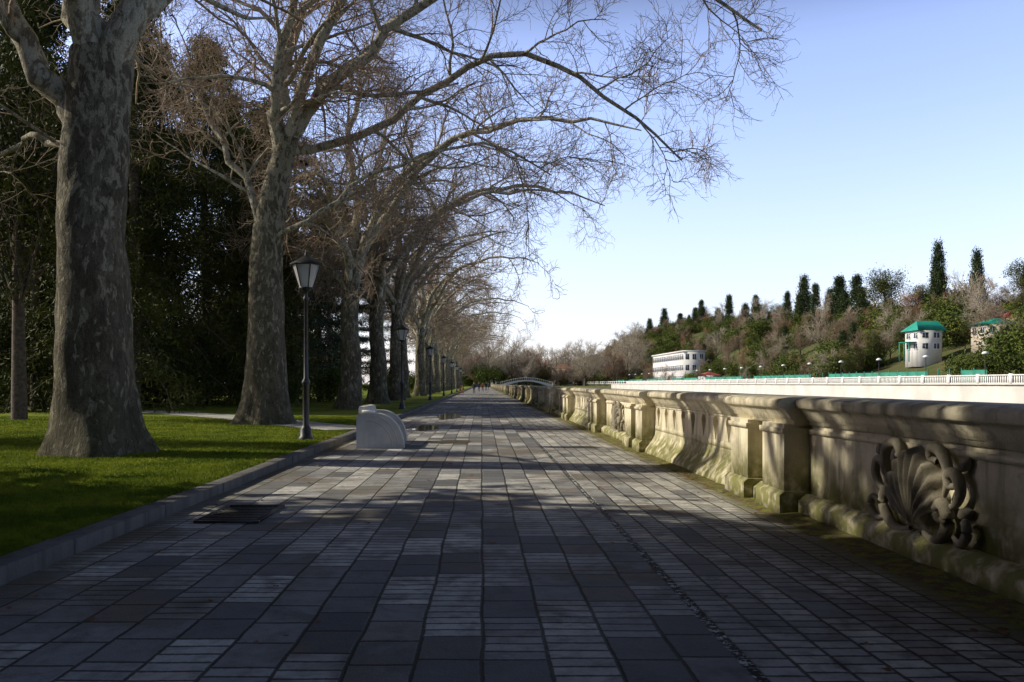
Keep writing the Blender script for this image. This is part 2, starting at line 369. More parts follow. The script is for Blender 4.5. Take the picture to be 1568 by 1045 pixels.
def plane_tree(name,seed,tr,trr,limbs,cnt=(11,8,7,4),tw=1.0):
    rnd=np.random.RandomState(seed); parts=[]
    v,f=trunk_mesh(tr,trr,seed*1.7); parts.append((v,f,0))
    LP=[];LR=[]
    for pts,r0,r1 in limbs:
        q=spline(pts,16); q[2:]+=rnd.randn(14,3)*.09
        LP.append(q); LR.append(r1+(r0-r1)*(1-np.linspace(0,1,16))**.8)
    P1=np.stack(LP);R1=np.stack(LR); v,f=tubes(P1,R1,12); parts.append((v,f,1))
    P2,R2=spawn(P1,R1,cnt[0],.18,1,35,75,2.8,5.6,.5,.03,9,.15,-.05,rnd,.3); v,f=tubes(P2,R2,7); parts.append((v,f,1))
    P3,R3=spawn(P2,R2,cnt[1],.12,1,30,70,1.3,2.9,.5,.013*tw,7,.18,-.10,rnd,.4); v,f=tubes(P3,R3,4); parts.append((v,f,2))
    P4,R4=spawn(P3,R3,cnt[2],.12,1,30,70,.55,1.35,.55,.0075*tw,5,.2,-.05,rnd,.6); v,f=tubes(P4,R4,3); parts.append((v,f,2))
    if cnt[3]:
        P5,R5=spawn(P4,R4,cnt[3],.15,1,25,65,.25,.6,.7,.005*tw,3,.25,.03,rnd,.8); v,f=tubes(P5,R5,3); parts.append((v,f,2))
    idx=rnd.choice(len(P4),240); c=P4[idx,-1]-np.array([0,0,.12]); s=.022
    o=np.array([[1,0,0],[-1,0,0],[0,1,0],[0,-1,0],[0,0,1],[0,0,-1]])*s; tf=np.array([[0,2,4],[2,1,4],[1,3,4],[3,0,4],[2,0,5],[1,2,5],[3,1,5],[0,3,5]])
    parts.append(((c[:,None]+o[None]).reshape(-1,3),(np.arange(len(c))[:,None,None]*6+tf[None]).reshape(-1,3),3))
    return build(name,parts,[M_bark,M_limb,M_twig,M_seed],True)
def gen_limbs(seed,top,nl=8,biasx=1.0):
    rnd=np.random.RandomState(seed); out=[]
    for i in range(nl):
        az=2*np.pi*i/nl+rnd.uniform(-.3,.3); bx=1+.35*biasx*math.cos(az)
        el=math.radians(rnd.uniform(48,74)); L=rnd.uniform(10,14)*bx
        p=np.array(top)+np.array([0,0,-rnd.uniform(0,2.6)]); d=np.array([math.cos(az)*math.cos(el),math.sin(az)*math.cos(el),math.sin(el)])
        pts=[p-d*.3]; n=8
        for k in range(n):
            p=p+d*L/n; pts.append(p.copy()); d=d+rnd.randn(3)*.10+np.array([math.cos(az)*.08+.03*biasx,math.sin(az)*.08,-.19 if k>1 else .0]); d=d/np.linalg.norm(d)
        out.append((pts,rnd.uniform(.16,.27),.03))
    p=np.array(top); out.append(([p-np.array([0,0,.6]),p+[.2,0,2.5],p+[-.2,.3,6],p+[.4,.2,9.5],p+[.6,.2,12]],.30,.04))
    return out
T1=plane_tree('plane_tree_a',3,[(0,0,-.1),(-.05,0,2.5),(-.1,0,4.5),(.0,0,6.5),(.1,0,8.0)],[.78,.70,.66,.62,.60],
 [([(.05,0,7.4),(-.2,0,9.2),(-.6,.2,12),(-.3,.3,16),(.5,0,20)],.42,.05),
  ([(.1,0,7.3),(.9,-.1,8.8),(2.2,.2,11),(4,.6,14.5),(6.5,1,17),(9,1,18)],.36,.04),
  ([(-.3,0,6.6),(-1.3,-.2,8.2),(-2.9,-.5,10.6),(-5,-.7,13)],.30,.05),
  ([(0,.2,7.5),(.3,1.5,9.5),(.6,4,12.5),(1,7,15)],.26,.04),
  ([(0,-.2,7.5),(.1,-1.3,9.8),(-.4,-3.6,13),(-.8,-7,15)],.26,.04),
  ([(-.2,.1,5.6),(-1.5,1.2,6.6),(-3.2,2.6,7.0),(-5,3.5,6.4)],.10,.03)],cnt=(5,5,4,2))
T2=plane_tree('plane_tree_b',8,[(0,0,-.1),(.02,0,2.5),(0,0,4.5),(.08,0,6.6),(.38,0,8.4),(.75,0,10.0)],[.80,.66,.58,.52,.45,.38],
 [([(.5,0,9.0),(.45,0,10.6),(.55,.1,12.2),(1.15,.2,14.1),(2.0,.3,16),(2.6,.3,19)],.30,.05),
  ([(.7,0,9.7),(1.15,0,10.6),(1.75,-.2,11.2),(2.9,-.5,12.2),(4.2,-.8,13.2),(5.6,-1.2,14.2),(8,-1.6,15.2),(11,-2.2,15.3),(14,-2.8,14.2),(16.4,-3.2,12.4)],.25,.035),
  ([(.7,.1,9.6),(2.0,.6,9.9),(3.6,1,10.7),(5.4,1,11.9),(6.8,.8,12.7),(8.3,.5,13.2),(10.2,.2,12.9),(11.6,0,11.8),(13.4,0,10.6),(14.6,0,9.2)],.17,.03),
  ([(.15,-.2,6.4),(1.4,-.6,7.0),(2.6,-.9,7.7),(4,-1,8.6),(5.6,-1,9.2),(8.1,-1,9.5),(9.9,-1,8.4)],.10,.022),
  ([(-.1,0,6.8),(-1.0,.3,8.8),(-2.6,.8,11.5),(-4.5,1.2,14)],.15,.04),
  ([(.5,0,9.2),(.9,1.6,11),(1.8,4.2,14),(2.8,7.5,16)],.20,.04),
  ([(.5,0,9.4),(.8,-1.2,12),(2.4,-3.2,15.5),(5.5,-5,18)],.20,.04),
  ([(.6,0,9.6),(2.2,-1.2,12.8),(5,-2.6,16.5),(9,-4,18.2),(13,-5,17.6),(16.5,-5.5,15.0)],.2,.035)],cnt=(12,9,8,3),tw=1.2)
RT=[];RF=[]
for s_,top in ((21,(.2,0,7.6)),(34,(-.2,.1,8.6))):
    RT.append(plane_tree('plane_tree_row',s_,[(0,0,-.1),(.1,0,2.5),(0,.1,5),top],[.62,.52,.46,.38],gen_limbs(s_,top,8,1.25),cnt=(9,7,7,2),tw=1.4))
    RF.append(plane_tree('plane_tree_far',s_,[(0,0,-.1),(.1,0,2.5),(0,.1,5),top],[.62,.52,.46,.38],gen_limbs(s_,top,8,1.25),cnt=(8,7,5,0),tw=2.6))
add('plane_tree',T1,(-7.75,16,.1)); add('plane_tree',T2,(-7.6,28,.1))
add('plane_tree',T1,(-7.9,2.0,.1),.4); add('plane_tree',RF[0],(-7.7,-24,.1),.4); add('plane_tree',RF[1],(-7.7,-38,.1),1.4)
yr=[45,56]+[68+12*i for i in range(18)]
for i,y in enumerate(yr):
    m=RT[(i*2+i//3)%2] if y<90 else RF[i%2]
    add('plane_tree',m,(-7.6+random.uniform(-.4,.4),y,.1),[0,.5,-.5,.25,-.3][i%5],random.uniform(.92,1.1))

# ------------------------------------------------------------ foliage trees
def leaves(C,sig,n,l,w,rnd,droop=0):
    C=np.repeat(C,n,0); S=np.asarray(sig); P=C+rnd.randn(len(C),3)*S
    d=rnd.randn(len(C),3); d[:,2]-=droop; d=nrm(d); x=nrm(np.cross(d,rnd.randn(len(C),3)))
    L=(l*rnd.uniform(.6,1.3,len(C)))[:,None]; W=(w*rnd.uniform(.6,1.3,len(C)))[:,None]
    v=np.stack([P-x*W,P+x*W,P+d*L],1).reshape(-1,3); return v,np.arange(len(v)).reshape(-1,3)
def conifer(name,seed,H,Rmax,z0,mat,nb=130,droop=.5,n=55,layer=False,l=.26,w=.045,sig=.36,power=.8):
    rnd=np.random.RandomState(seed); parts=[]
    tr=spline([(0,0,-.1),(.1,0,H*.3),(0,.1,H*.7),(0,0,H)],14); v,f=tubes(tr[None],np.linspace(H*.018,.03,14)[None],9); parts.append((v,f,0))
    t=np.sort(rnd.rand(nb))
    if layer: t=np.round(t*11)/11+rnd.randn(nb)*.006
    t=np.clip(t,0,.985); z=z0+(H-z0)*t; R=Rmax*(1-t)**power*rnd.uniform(.65,1.12,nb)+.25
    az=rnd.rand(nb)*6.283; q=np.linspace(0,1,7)
    dirx=np.c_[np.cos(az),np.sin(az)]
    P=np.zeros((nb,7,3)); P[:,:,:2]=dirx[:,None]*(R[:,None]*q)[...,None]; P[:,:,2]=z[:,None]+R[:,None]*(.15*q-droop*q*q)
    P[:,1:]+=rnd.randn(nb,6,3)*.08
    v,f=tubes(P,np.linspace(.05,.012,7)[None]*np.ones((nb,1)),4); parts.append((v,f,0))
    C=P[:,2:].reshape(-1,3)+rnd.randn(nb*5,3)*np.array([.25,.25,.1])
    v,f=leaves(C,(sig,sig,sig*(.35 if layer else .8)),n,l,w,rnd,.6 if not layer else 0); parts.append((v,f,1))
    return build(name,parts,[M_dbark,mat])
C1=conifer('conifer_a',1,21,4.6,1.8,M_con,150,.6,60,l=.32,w=.036,sig=.33)
C2=conifer('conifer_b',2,18,3.6,3.0,M_con,120,.9,60,l=.32,w=.036,sig=.33)
CS=conifer('conifer_dense',12,26,5.6,1.8,M_con,160,.5,28,l=.62,w=.17,sig=.45,power=.55)
CD=conifer('cedar_m',4,22,6.2,3.0,M_ced,140,.10,46,True,.24,.038,.42,.6)
for i,(x,y,s,m) in enumerate([(-18,41,1.1,0),(-13.4,48,1.0,1),(-29,50,1.25,0),(-21,52,1.1,0),(-35,54,1.1,1),(-16.5,61,1.1,0),(-27,64,1.2,1),(-15.5,76,1.0,1),(-38,68,1.2,0),(-22,88,1.2,1),(-21,20.5,.75,1),(-19.8,57,1.25,0),(-24.5,44,1.15,0),(-22.5,72,1.3,0)]):
    add('conifer_tree',(C1,C2)[m],(x,y,.1),i*1.3,s)
for i,(x,y,s) in enumerate([(-15.5,8.7,1),(-15,4,1),(-15.5,-.5,1),(-14.8,-5.5,1),(-15,-11,1),(-22,6,1.1),(-22,-2,1.1),(-12,-18,1.1),(-18,-24,1.2),(-13,-32,1.2),(-14,-44,1.2),(-12,-58,1.3),(-3,-92,1.3),(4,-96,1.3),(-10,-80,1.3)]):  # those far behind the viewpoint are unseen, added to block low sky light
    add('conifer_tree',CS,(x,y,.1),i*1.7,s)
for i,(x,y,s) in enumerate([(-13.4,57,.85),(-14,82,.9),(-15,112,.9),(-46,56,1.1),(-13.2,69,.8)]): add('cedar_tree',CD,(x,y,.1),i*2.1,s)
def broad(name,seed,H,R,mat,z0,nc=60,n=110,l=.14,w=.05,sig=.5,trunk=.16,lean=0):
    rnd=np.random.RandomState(seed); parts=[]
    tr=spline([(0,0,-.1),(.1,.05,H*.3),(lean*.6,.1,H*.6),(lean,0,H*.9)],14); v,f=tubes(tr[None],np.linspace(trunk,.03,14)[None],9); parts.append((v,f,0))
    d=nrm(rnd.randn(nc,3)); rr=rnd.rand(nc,1)**.45; zc=(H+z0)/2; hz=(H-z0)/2
    C=d*rr*np.array([R,R,hz])+np.array([lean*.6,0,zc])
    st=tr[rnd.randint(4,11,nc)]; q=np.linspace(0,1,5)[None,:,None]; P=st[:,None]*(1-q)+C[:,None]*q; P[:,1:-1]+=rnd.randn(nc,3,3)*.12
    v,f=tubes(P,np.linspace(.05,.012,5)[None]*np.ones((nc,1)),4); parts.append((v,f,0))
    v,f=leaves(C,(sig,sig,sig*.8),n,l,w,rnd); parts.append((v,f,1))
    return build(name,parts,[M_dbark,mat])
EV=broad('evergreen_m',5,15,3.4,M_con,4.5,100,120,.22,.065,.6,.30)
for x,y,r,s in [(-23,46,4,1.2),(-18,31,2,1.0)]: add('evergreen_oak_tree',EV,(x,y,.1),r,s)
SH=broad('shrub_m',6,2.4,1.5,M_shr,.1,45,110,.14,.055,.33,.05)
HD=broad('hedge_m',7,1.5,1.4,M_hed,.05,45,110,.11,.05,.28,.04)
for i,(x,y,s,m) in enumerate([(-16,55,1.3,0),(-20,54,1.2,0),(-12.5,50,1,0),(-25,55,1.6,1),(-22.5,60,1.5,1),(-29,60,1.3,0),(-11.6,62,1.2,0),(-12,66,1.3,0),(-34,55,1.5,0),(-40,58,1.6,0),(-45,62,1.6,1),(-31,66,1.4,1),(-18,70,1.5,0),(-26,41,1,0),(-29,43,1.1,0),(-11.5,100,1.4,0),(-11,120,1.4,0),(-28,80,1.6,0),(-38,80,1.8,0),(-50,80,2,1),(-46,74,1.8,0)]):
    add('laurel_shrub' if m==0 else 'light_green_shrub',(SH,HD)[m],(x,y,.1),i,s)
bw=empty('park_woodland')
for i in range(34):
    x=random.uniform(-115,-42); y=random.uniform(78,150)
    add('wood_tree',random.choice([C1,C2,EV,C1]),(x,y,.1),random.uniform(0,6),random.uniform(.9,1.3),bw)
for i in range(16):
    add('wood_tree',random.choice([C2,EV,SH,SH]),(random.uniform(-46,-22),random.uniform(100,300),.1),random.uniform(0,6),random.uniform(.6,.8),bw)

def bare(name,seed,H,twr=.02,col=None):
    rnd=np.random.RandomState(seed); top=H*.25; parts=[]
    tr=spline([(0,0,-.3),(.1,0,top*.6),(0,0,top),(0,.1,H*.75)],12); P0=tr[None]; R0=np.linspace(H*.02,.04,12)[None]
    v,f=tubes(P0,R0,7); parts.append((v,f,0))
    P1,R1=spawn(P0,R0,14,.25,1,25,60,H*.35,H*.6,.55,.05,7,.12,.06,rnd); v,f=tubes(P1,R1,4); parts.append((v,f,0))
    P2,R2=spawn(P1,R1,9,.15,1,25,60,H*.14,H*.26,.5,twr*1.5,5,.15,.04,rnd); v,f=tubes(P2,R2,3); parts.append((v,f,1))
    P3,R3=spawn(P2,R2,9,.1,1,25,65,H*.06,H*.14,.6,twr,4,.2,.02,rnd); v,f=tubes(P3,R3,3); parts.append((v,f,1))
    return build(name,parts,[M_dbark,col or M_btw])
M_btw=simple('brown_twig',(.27,.20,.135),.9,.25,.3,bump=0); M_gtw=simple('grey_twig',(.37,.32,.24),.9,.25,.3,bump=0); M_rtw=simple('reddish_twig',(.28,.165,.10),.9,.25,.3,bump=0)
B1=bare('bare_a',1,9,.022); B2=bare('bare_b',2,12,.026,M_gtw); B3=bare('bare_c',3,8,.022,M_rtw)
def cyp(name,seed,H,R,nc=150,n=60,p=.8):
    rnd=np.random.RandomState(seed); t=rnd.rand(nc)**.9; r=R*np.minimum(1,(1-t)**p*1.6)*(.35+.65*np.minimum(1,t*6)); a=rnd.rand(nc)*6.283
    C=np.c_[np.cos(a)*r*.7,np.sin(a)*r*.7,.3+t*(H-.6)]
    v,f=leaves(C,(R*.24,R*.24,.5),n,.4,.10,rnd,-1.2); tr=np.linspace([0,0,-.5],[0,0,H],4)[None]; v2,f2=tubes(tr,np.linspace(.25,.05,4)[None],6)
    return build(name,[(v2,f2,0),(v,f,1)],[M_dbark,M_cyp])
Y1=cyp('cypress_a',1,15,1.7); Y2=cyp('cypress_b',2,13,2.0)
PN=broad('pine_m',9,14,4.2,M_con,6.0,60,110,.4,.08,.75,.35)
hs=empty('hillside_woodland'); nh=0
while nh<640:
    x=73+ (random.random()**1.1)*80; y=random.uniform(80,700)
    if x/y>.72 or x/y<.11: continue
    if (74<x<86 and 290<y<358) or (x<99 and 120<y<170 and x/y>.50 and x/y<.60) : continue
    u=random.random(); z=float(hill(x,y))-.2
    if u<.24: m,s=B1,random.uniform(.7,1.2)
    elif u<.36: m,s=B2,random.uniform(.6,1.05)
    elif u<.46: m,s=B3,random.uniform(.8,1.3)
    elif u<.76: m,s=SH,random.uniform(2.0,4.0)
    elif u<.88: m,s=EV,random.uniform(.4,.65)
    elif u<.92: m,s=Y2,random.uniform(.5,.8)
    else: m,s=HD,random.uniform(2,3.6)
    if x<84: s*=.75
    add('hill_tree',m,(x,y,z),random.uniform(0,6),s,hs); nh+=1
# unseen bank trees, beside and behind the viewpoint, added to cut low sky light
for i in range(70):
    y=-150+230*(i+.5)/70; x=random.uniform(76,100)
    add('hill_tree',random.choice([CS,CS,C1,EV,PN]),(x,y,float(hill(x,y))-.4),random.uniform(0,6),random.uniform(.7,1.0),hs)
for i,(x,y,h,wd) in enumerate([(120,313,17,1),(120,297,21,1.4),(121,289,17,1.2),(122,279,14,1.2),(119,265,18,1.6),(118,259,13,1.5),(119,253,18,1.7),(118,247,14,1.2),(121,303,15,1.2),
    (118,206,21,.95),(122,212,15,.8),(120,193,17,1.0),(119,432,17,1.3),(120,405,13,1.3),(120,387,19,1.4),(121,366,13,1.3),(120,349,16,1.3),(121,528,18,1.5),(122,490,12,1.4),(120,570,16,1.5),(121,452,14,1.4)]):
    k=i%2; add('cypress_tree',(Y1,Y2)[k],(x,y,float(hill(x,y))-.5),i,(random.uniform(.9,1.1)*wd,)*2+(h/(15,13)[k],))
for x,y,s in [(120,237,1.35),(122,178,1.0),(124,226,.9),(123,330,.9),(121,345,.9),(122,440,1)]: add('pine_tree',PN,(x,y,float(hill(x,y))-.5),x,s)
for i,(x,y,s) in enumerate([(110,190,1.3),(112,184,1.2),(108,200,1.2),(105,166,1.1),(112,228,1.2),(100,235,1.2),(119,320,1.3),(118,338,1.3),(120,375,1.2),(119,395,1.3),(118,420,1.3),(119,272,1.1),(118,218,1.3)]): add('bare_tree',B2 if i%2 else B3,(x,y,float(hill(x,y))-.3),i,s)
fe=empty('distant_tree_belt')
for i in range(90):
    y=random.uniform(400,540); x=random.uniform(-.03,.13)*y
    m,s=random.choice([(B1,2.2),(B2,1.9),(B2,1.7),(B3,2.2),(SH,4.5),(B2,2.0),(B1,2.4)])
    if .085<x/y<.125 and y<470: s*=.5
    add('belt_tree',m,(x,y,.3),random.uniform(0,6),s*random.uniform(.8,1.15),fe)
for i in range(50):
    y=random.uniform(385,600); x=random.uniform(.125,.20)*y
    m,s=random.choice([(B1,1.9),(B2,1.7),(B3,2.0),(SH,3.8),(EV,.7),(B2,1.9)])
    add('belt_tree',m,(x,y,gz(x,y)-.2),random.uniform(0,6),s*random.uniform(.8,1.15),fe)

# ------------------------------------------------------------ far bank
v,f=boxes([(59.4,60.6,-150,366,-5,1.35),(59.2,60.8,-150,600,1.35,1.50),(60.6,61.4,-150,600,1.2,1.42)])
q=empty('quay_embankment'); add('quay_wall',build('quay_wall',[(v,f,0)],[M_quay]),parent=q)
bx=[(59.85,60.15,-100,600,2.42,2.58),(59.9,60.1,-100,600,1.50,1.62)]
y=40.0
while y<600:
    if y<330: bx.append((59.95,60.05,y,y+.16,1.62,2.42))
    if int(y*2.5)%15==0: bx.append((59.8,60.2,y,y+.45,1.5,2.68))
    y+=.4
v,f=boxes(bx); add('white_balustrade',build('white_balustrade',[(v,f,0)],[M_white]))
M_teal=simple('teal_fence_paint',(.03,.22,.15),.6,.2,.3)
bx=[]; y=112.0
while y<420:
    if int(y/9)%5!=3: bx.append((71.0,71.06,y,y+2.9,1.3,3.5))
    bx.append((70.95,71.11,y+2.9,y+3.0,1.3,3.8)); y+=3.0
v,f=boxes(bx); add('teal_fence',build('teal_fence',[(v,f,0)],[M_teal]))

def building(name,o,dx,dy,floors,fh,bays_y,bays_x,mw,mr,roof='flat',rh=2.0,strip=False):
    e=empty(name,(0,0,0)); x0,y0,z0=o; H=floors*fh
    v,f=boxes([(x0,x0+dx,y0,y0+dy,z0-3,z0+H)]); add('walls',build(name+'_w',[(v,f,0)],[mw]),parent=e)
    gl=[];fr=[]
    def win(face,c,z,w,h):
        if face=='x': gl.append((x0-.04,x0,c-w/2,c+w/2,z,z+h)); fr.extend([(x0-.14,x0-.002,c-w/2-.1,c+w/2+.1,z-.14,z),(x0-.08,x0-.002,c-.05,c+.05,z,z+h),(x0-.1,x0-.002,c-w/2-.1,c-w/2,z,z+h),(x0-.1,x0-.002,c+w/2,c+w/2+.1,z,z+h),(x0-.1,x0-.002,c-w/2-.1,c+w/2+.1,z+h,z+h+.1)])
        else: gl.append((c-w/2,c+w/2,y0-.04,y0,z,z+h)); fr.extend([(c-w/2-.1,c+w/2+.1,y0-.14,y0-.002,z-.14,z),(c-.05,c+.05,y0-.08,y0-.002,z,z+h),(c-w/2-.1,c-w/2,y0-.1,y0-.002,z,z+h),(c+w/2,c+w/2+.1,y0-.1,y0-.002,z,z+h),(c-w/2-.1,c+w/2+.1,y0-.1,y0-.002,z+h,z+h+.1)])
    for k in range(floors):
        z=z0+k*fh+fh*.3
        for i in range(bays_y): win('x',y0+dy*(i+.5)/bays_y,z,dy/bays_y*(.8 if strip else .5),fh*.48)
        for i in range(bays_x): win('y',x0+dx*(i+.5)/bays_x,z,dx/bays_x*.5,fh*.48)
    v,f=boxes(gl); v2,f2=boxes(fr); add('windows',build(name+'_g',[(v,f,0)],[M_glassw]),parent=e); add('window_frames',build(name+'_f',[(v2,f2,0)],[M_white]),parent=e)
    if roof=='flat':
        v,f=boxes([(x0-.5,x0+dx+.5,y0-.5,y0+dy+.5,z0+H,z0+H+.5)]); add('roof',build(name+'_r',[(v,f,0)],[mr]),parent=e)
    else:
        zz=z0+H; a,b,c_,d_=x0-.7,x0+dx+.7,y0-.7,y0+dy+.7; mx=(a+b)/2; my=(c_+d_)/2
        if roof=='hip': V=[(a,c_,zz),(b,c_,zz),(b,d_,zz),(a,d_,zz),(mx,c_+(d_-c_)*.3,zz+rh),(mx,d_-(d_-c_)*.3,zz+rh)]; parts=[(V,[(0,1,4),(2,3,5)],0),(V,[(1,2,5,4),(3,0,4,5),(3,2,1,0)],0)]
        else: V=[(a,c_,zz),(b,c_,zz),(b,d_,zz),(a,d_,zz),(a+1.6,my,zz+rh),(b,my,zz+rh)]; parts=[(V,[(0,4,3),(1,2,5)],0),(V,[(0,1,5,4),(2,3,4,5),(3,2,1,0)],0)]
        add('roof',build(name+'_r',parts,[mr]),parent=e)
    return e
M_w1=simple('white_render',(.66,.65,.61),.8,.07,.3); M_w2=simple('cream_render',(.55,.48,.38),.8,.1,.3); M_w3=simple('blue_grey_render',(.36,.41,.48),.8,.1,.3)
M_rg=simple('green_roof_metal',(.02,.27,.19),.5,.2,.6); M_rr=simple('red_roof_tile',(.28,.07,.05),.8,.2,.6); M_rgy=simple('grey_roof',(.3,.3,.3),.8,.1,.5); M_brn=simple('brown_brick',(.26,.13,.08),.8,.2,.8)
building('white_office_building',(76,300,1.3),8,54,3,4.1,16,3,M_w1,M_w1,'flat',strip=True)
v,f=boxes([(74.2,75.95,301,353,1.0,3.6)]); add('brick_annex',build('brick_annex',[(v,f,0)],[M_brn]))
building('green_roof_house',(89,162,8.0),4.6,5.5,2,2.2,2,2,M_w1,M_rg,'gable',2.1)
v,f=boxes([(87.3,88.9,163,167,10.0,10.15)]+[(87.4,87.55,a,a+.15,6,10.0) for a in (163.1,165,166.8)]); add('house_balcony',build('house_balcony',[(v,f,0)],[M_rg]))
building('green_roof_shed',(97,153,10.6),6,5,1,2.4,2,3,M_w2,M_rg,'hip',1.3)
building('red_roof_house',(107,164,12.4),6,6,1,2.6,2,2,M_w2,M_rr,'hip',1.6)
building('apartment_block',(118,560,20),14,24,5,3.2,6,5,M_w3,M_rgy); building('apartment_block',(112,610,18),12,20,5,3.2,5,4,M_w1,M_rgy)
building('distant_house',(41,455,.3),11,12,3,3.2,4,4,M_w2,M_brn,'hip',3.0)
building('riverside_kiosk',(73,262,1.3),5,7,1,3.0,2,2,M_w1,M_rr,'hip',1.2)
bp=[]
a=np.linspace(0,1,25); X=9+25*a; zt=1.2+2.2*np.sin(np.pi*a); zb=zt-.7-.9*(1-np.sin(np.pi*a))
prof=list(zip(X,zt))+list(zip(X[::-1],zb[::-1])); bp+= [(v,f,0) for v,f in extr_y(prof,385,389)]
for i in range(0,25,1):
    v,f=boxes([(X[i]-.08,X[i]+.08,384.9,385.05,zt[i],zt[i]+1.1)]); bp.append((v,f,0))
P=np.c_[X,np.full(25,385.0),zt+1.1][None]; v,f=tubes(P,np.full((1,25),.09),5); bp.append((v,f,0))
add('arched_footbridge',build('arched_footbridge',bp,[M_brc]))
def qlamp():
    v,f=lathe([(.12,0),(.12,.5),(.06,.6),(.05,3.6),(.05,3.75)],8); v2,f2=lathe([(.0,3.75),(.36,3.73),(.4,3.83),(.26,4.02),(0,4.08)],14)
    return build('quay_lamp',[(v,f,0),(v2,f2,1)],[M_metal,M_white],True)
ql=qlamp()
for i in range(20): add('quay_lamp',ql,(61.3,84+i*13.0,1.4))

# ------------------------------------------------------------ promenade lamps
M_lglass=G('lantern_glass'); M_lglass.b.inputs['Transmission Weight'].default_value=.45; M_lglass=M_lglass.out((.62,.63,.60),.4,.4)
def street_lamp(loc):
    e=empty('street_lamp',loc); e.scale=(.95,.95,.95)
    v,f=lathe([(.20,0),(.20,.06),(.16,.10),(.15,.28),(.11,.34),(.085,.42),(.085,1.45),(.11,1.48),(.11,1.54),(.06,1.62),(.055,2.2),(.05,3.65),(.075,3.68),(.075,3.74),(.045,3.80),(.05,3.90),(.12,3.94),(.15,3.98),(.0,3.99)],16)
    add('post',build('post',[(v,f,0)],[M_metal],False),parent=e)
    k=6; s=[]
    zb,zt,rb,rt=4.0,4.62,.18,.38
    g1,g2=lathe([(rb-.01,zb),(rt-.015,zt)],k); add('glass',build('glass',[(g1,g2,0)],[M_lglass]),parent=e)
    parts=[]
    for i in range(k):
        an=2*np.pi*i/k; P=np.array([[rb*math.cos(an),rb*math.sin(an),zb],[rt*math.cos(an),rt*math.sin(an),zt]])[None]; v,f=tubes(P,np.full((1,2),.016),5); parts.append((v,f,0))
    for r,z in ((rb,zb),(rt,zt)):
        v,f=lathe([(r-.02,z-.02),(r+.025,z-.02),(r+.025,z+.02),(r-.02,z+.02)],k); parts.append((v,f,0))
    v,f=lathe([(rt+.06,4.63),(rt+.04,4.66),(.26,4.74),(.16,4.80),(.10,4.83),(.06,4.86),(.03,4.90),(.035,4.93),(.0,4.98)],k); parts.append((v,f,0))
    v,f=lathe([(0,4.05),(.04,4.05),(.05,4.3),(.03,4.42),(0,4.44)],8); parts.append((v,f,1))
    for sg in (-1,1):
        q=np.linspace(0,1,12); P=np.c_[sg*(.05+.14*np.sin(q*2.6)),np.zeros(12),3.75+.25*q][None]; v,f=tubes(P,np.full((1,12),.012),5); parts.append((v,f,0))
    add('lantern_frame',build('lantern_frame',parts,[M_metal,M_white]),parent=e); return e
for y in (20,44,68,92,116,140,164,188): street_lamp((-4.42,y,.10))

# ------------------------------------------------------------ bench
be=empty('concrete_bench')
def endp(y0,y1,s=0):
    arc=[(-1.82+s-.66*(1-math.cos(t_)),.02+.80*math.sin(t_)) for t_ in np.linspace(0,math.pi/2,14)]
    pr=[(-2.92+s,0),(-1.82+s,0)]+arc+[(-2.84+s,.82),(-2.92+s,.74)]
    parts=[(v,f,0) for v,f in extr_y(pr[::-1],y0,y1)]
    for rr in (.93,.80):
        arc2=np.array([(-1.88+s-.60*(1-math.cos(t_))-(1-rr)*1.0,y0-.004,.04+.76*rr*math.sin(t_)) for t_ in np.linspace(0.05,math.pi/2,14)])
        v,f=tubes(arc2[None],np.full((1,14),.018),6); parts.append((v,f,0))
    return parts
add('end_support',build('be1',endp(18.5,18.80),[M_conc]),parent=be,bevel=.01); add('end_support',build('be2',endp(20.7,21.0,-.14),[M_conc]),parent=be,bevel=.01)
pr=[(-2.85,.0),(-2.20,.0),(-2.20,.34),(-2.12,.36),(-2.12,.44),(-2.62,.44),(-2.78,.95),(-2.90,.97),(-2.92,.9)]
add('seat_and_back',build('seat',[(v,f,0) for v,f in extr_y(pr,18.80,20.7)],[M_conc]),parent=be,bevel=.01)
v,f=boxes([(-2.80,-2.52,18.55,18.78,.835,.88)]); o=add('top_plate',build('tp',[(v,f,0)],[M_white]),parent=be)
bx=[(-3.10,-2.40,8.55,8.60,.004,.03),(-3.10,-2.40,9.65,9.70,.004,.03),(-3.10,-3.05,8.6,9.65,.004,.03),(-2.45,-2.40,8.6,9.65,.004,.03)]+[(-3.05,-2.45,y,y+.05,.006,.026) for y in np.arange(8.68,9.6,.115)]
v,f=boxes(bx); v2,f2=boxes([(-3.04,-2.46,8.61,9.64,.001,.005)]); add('drain_grate',build('drain_grate',[(v,f,0),(v2,f2,1)],[M_iron,M_holeshade]))  # dark sheet under the bars, painted as the shade of the drain
for i,(x,y,a,b) in enumerate([(-.75,20.5,.6,.55),(-1.9,27,.45,1.6),(-1.5,37,.6,3)]):
    pts=[]
    for t_ in np.linspace(0,6.283,60)[:-1]:
        r=1+.45*mnoise.noise(Vector((math.cos(t_)*1.5,math.sin(t_)*1.5,i*5)))+.3*mnoise.noise(Vector((math.cos(t_)*4,math.sin(t_)*4,i*5+9)))
        pts.append((x+a*math.cos(t_)*r,y+b*math.sin(t_)*r))
    sheet('puddle',pts,.005,M_pud)

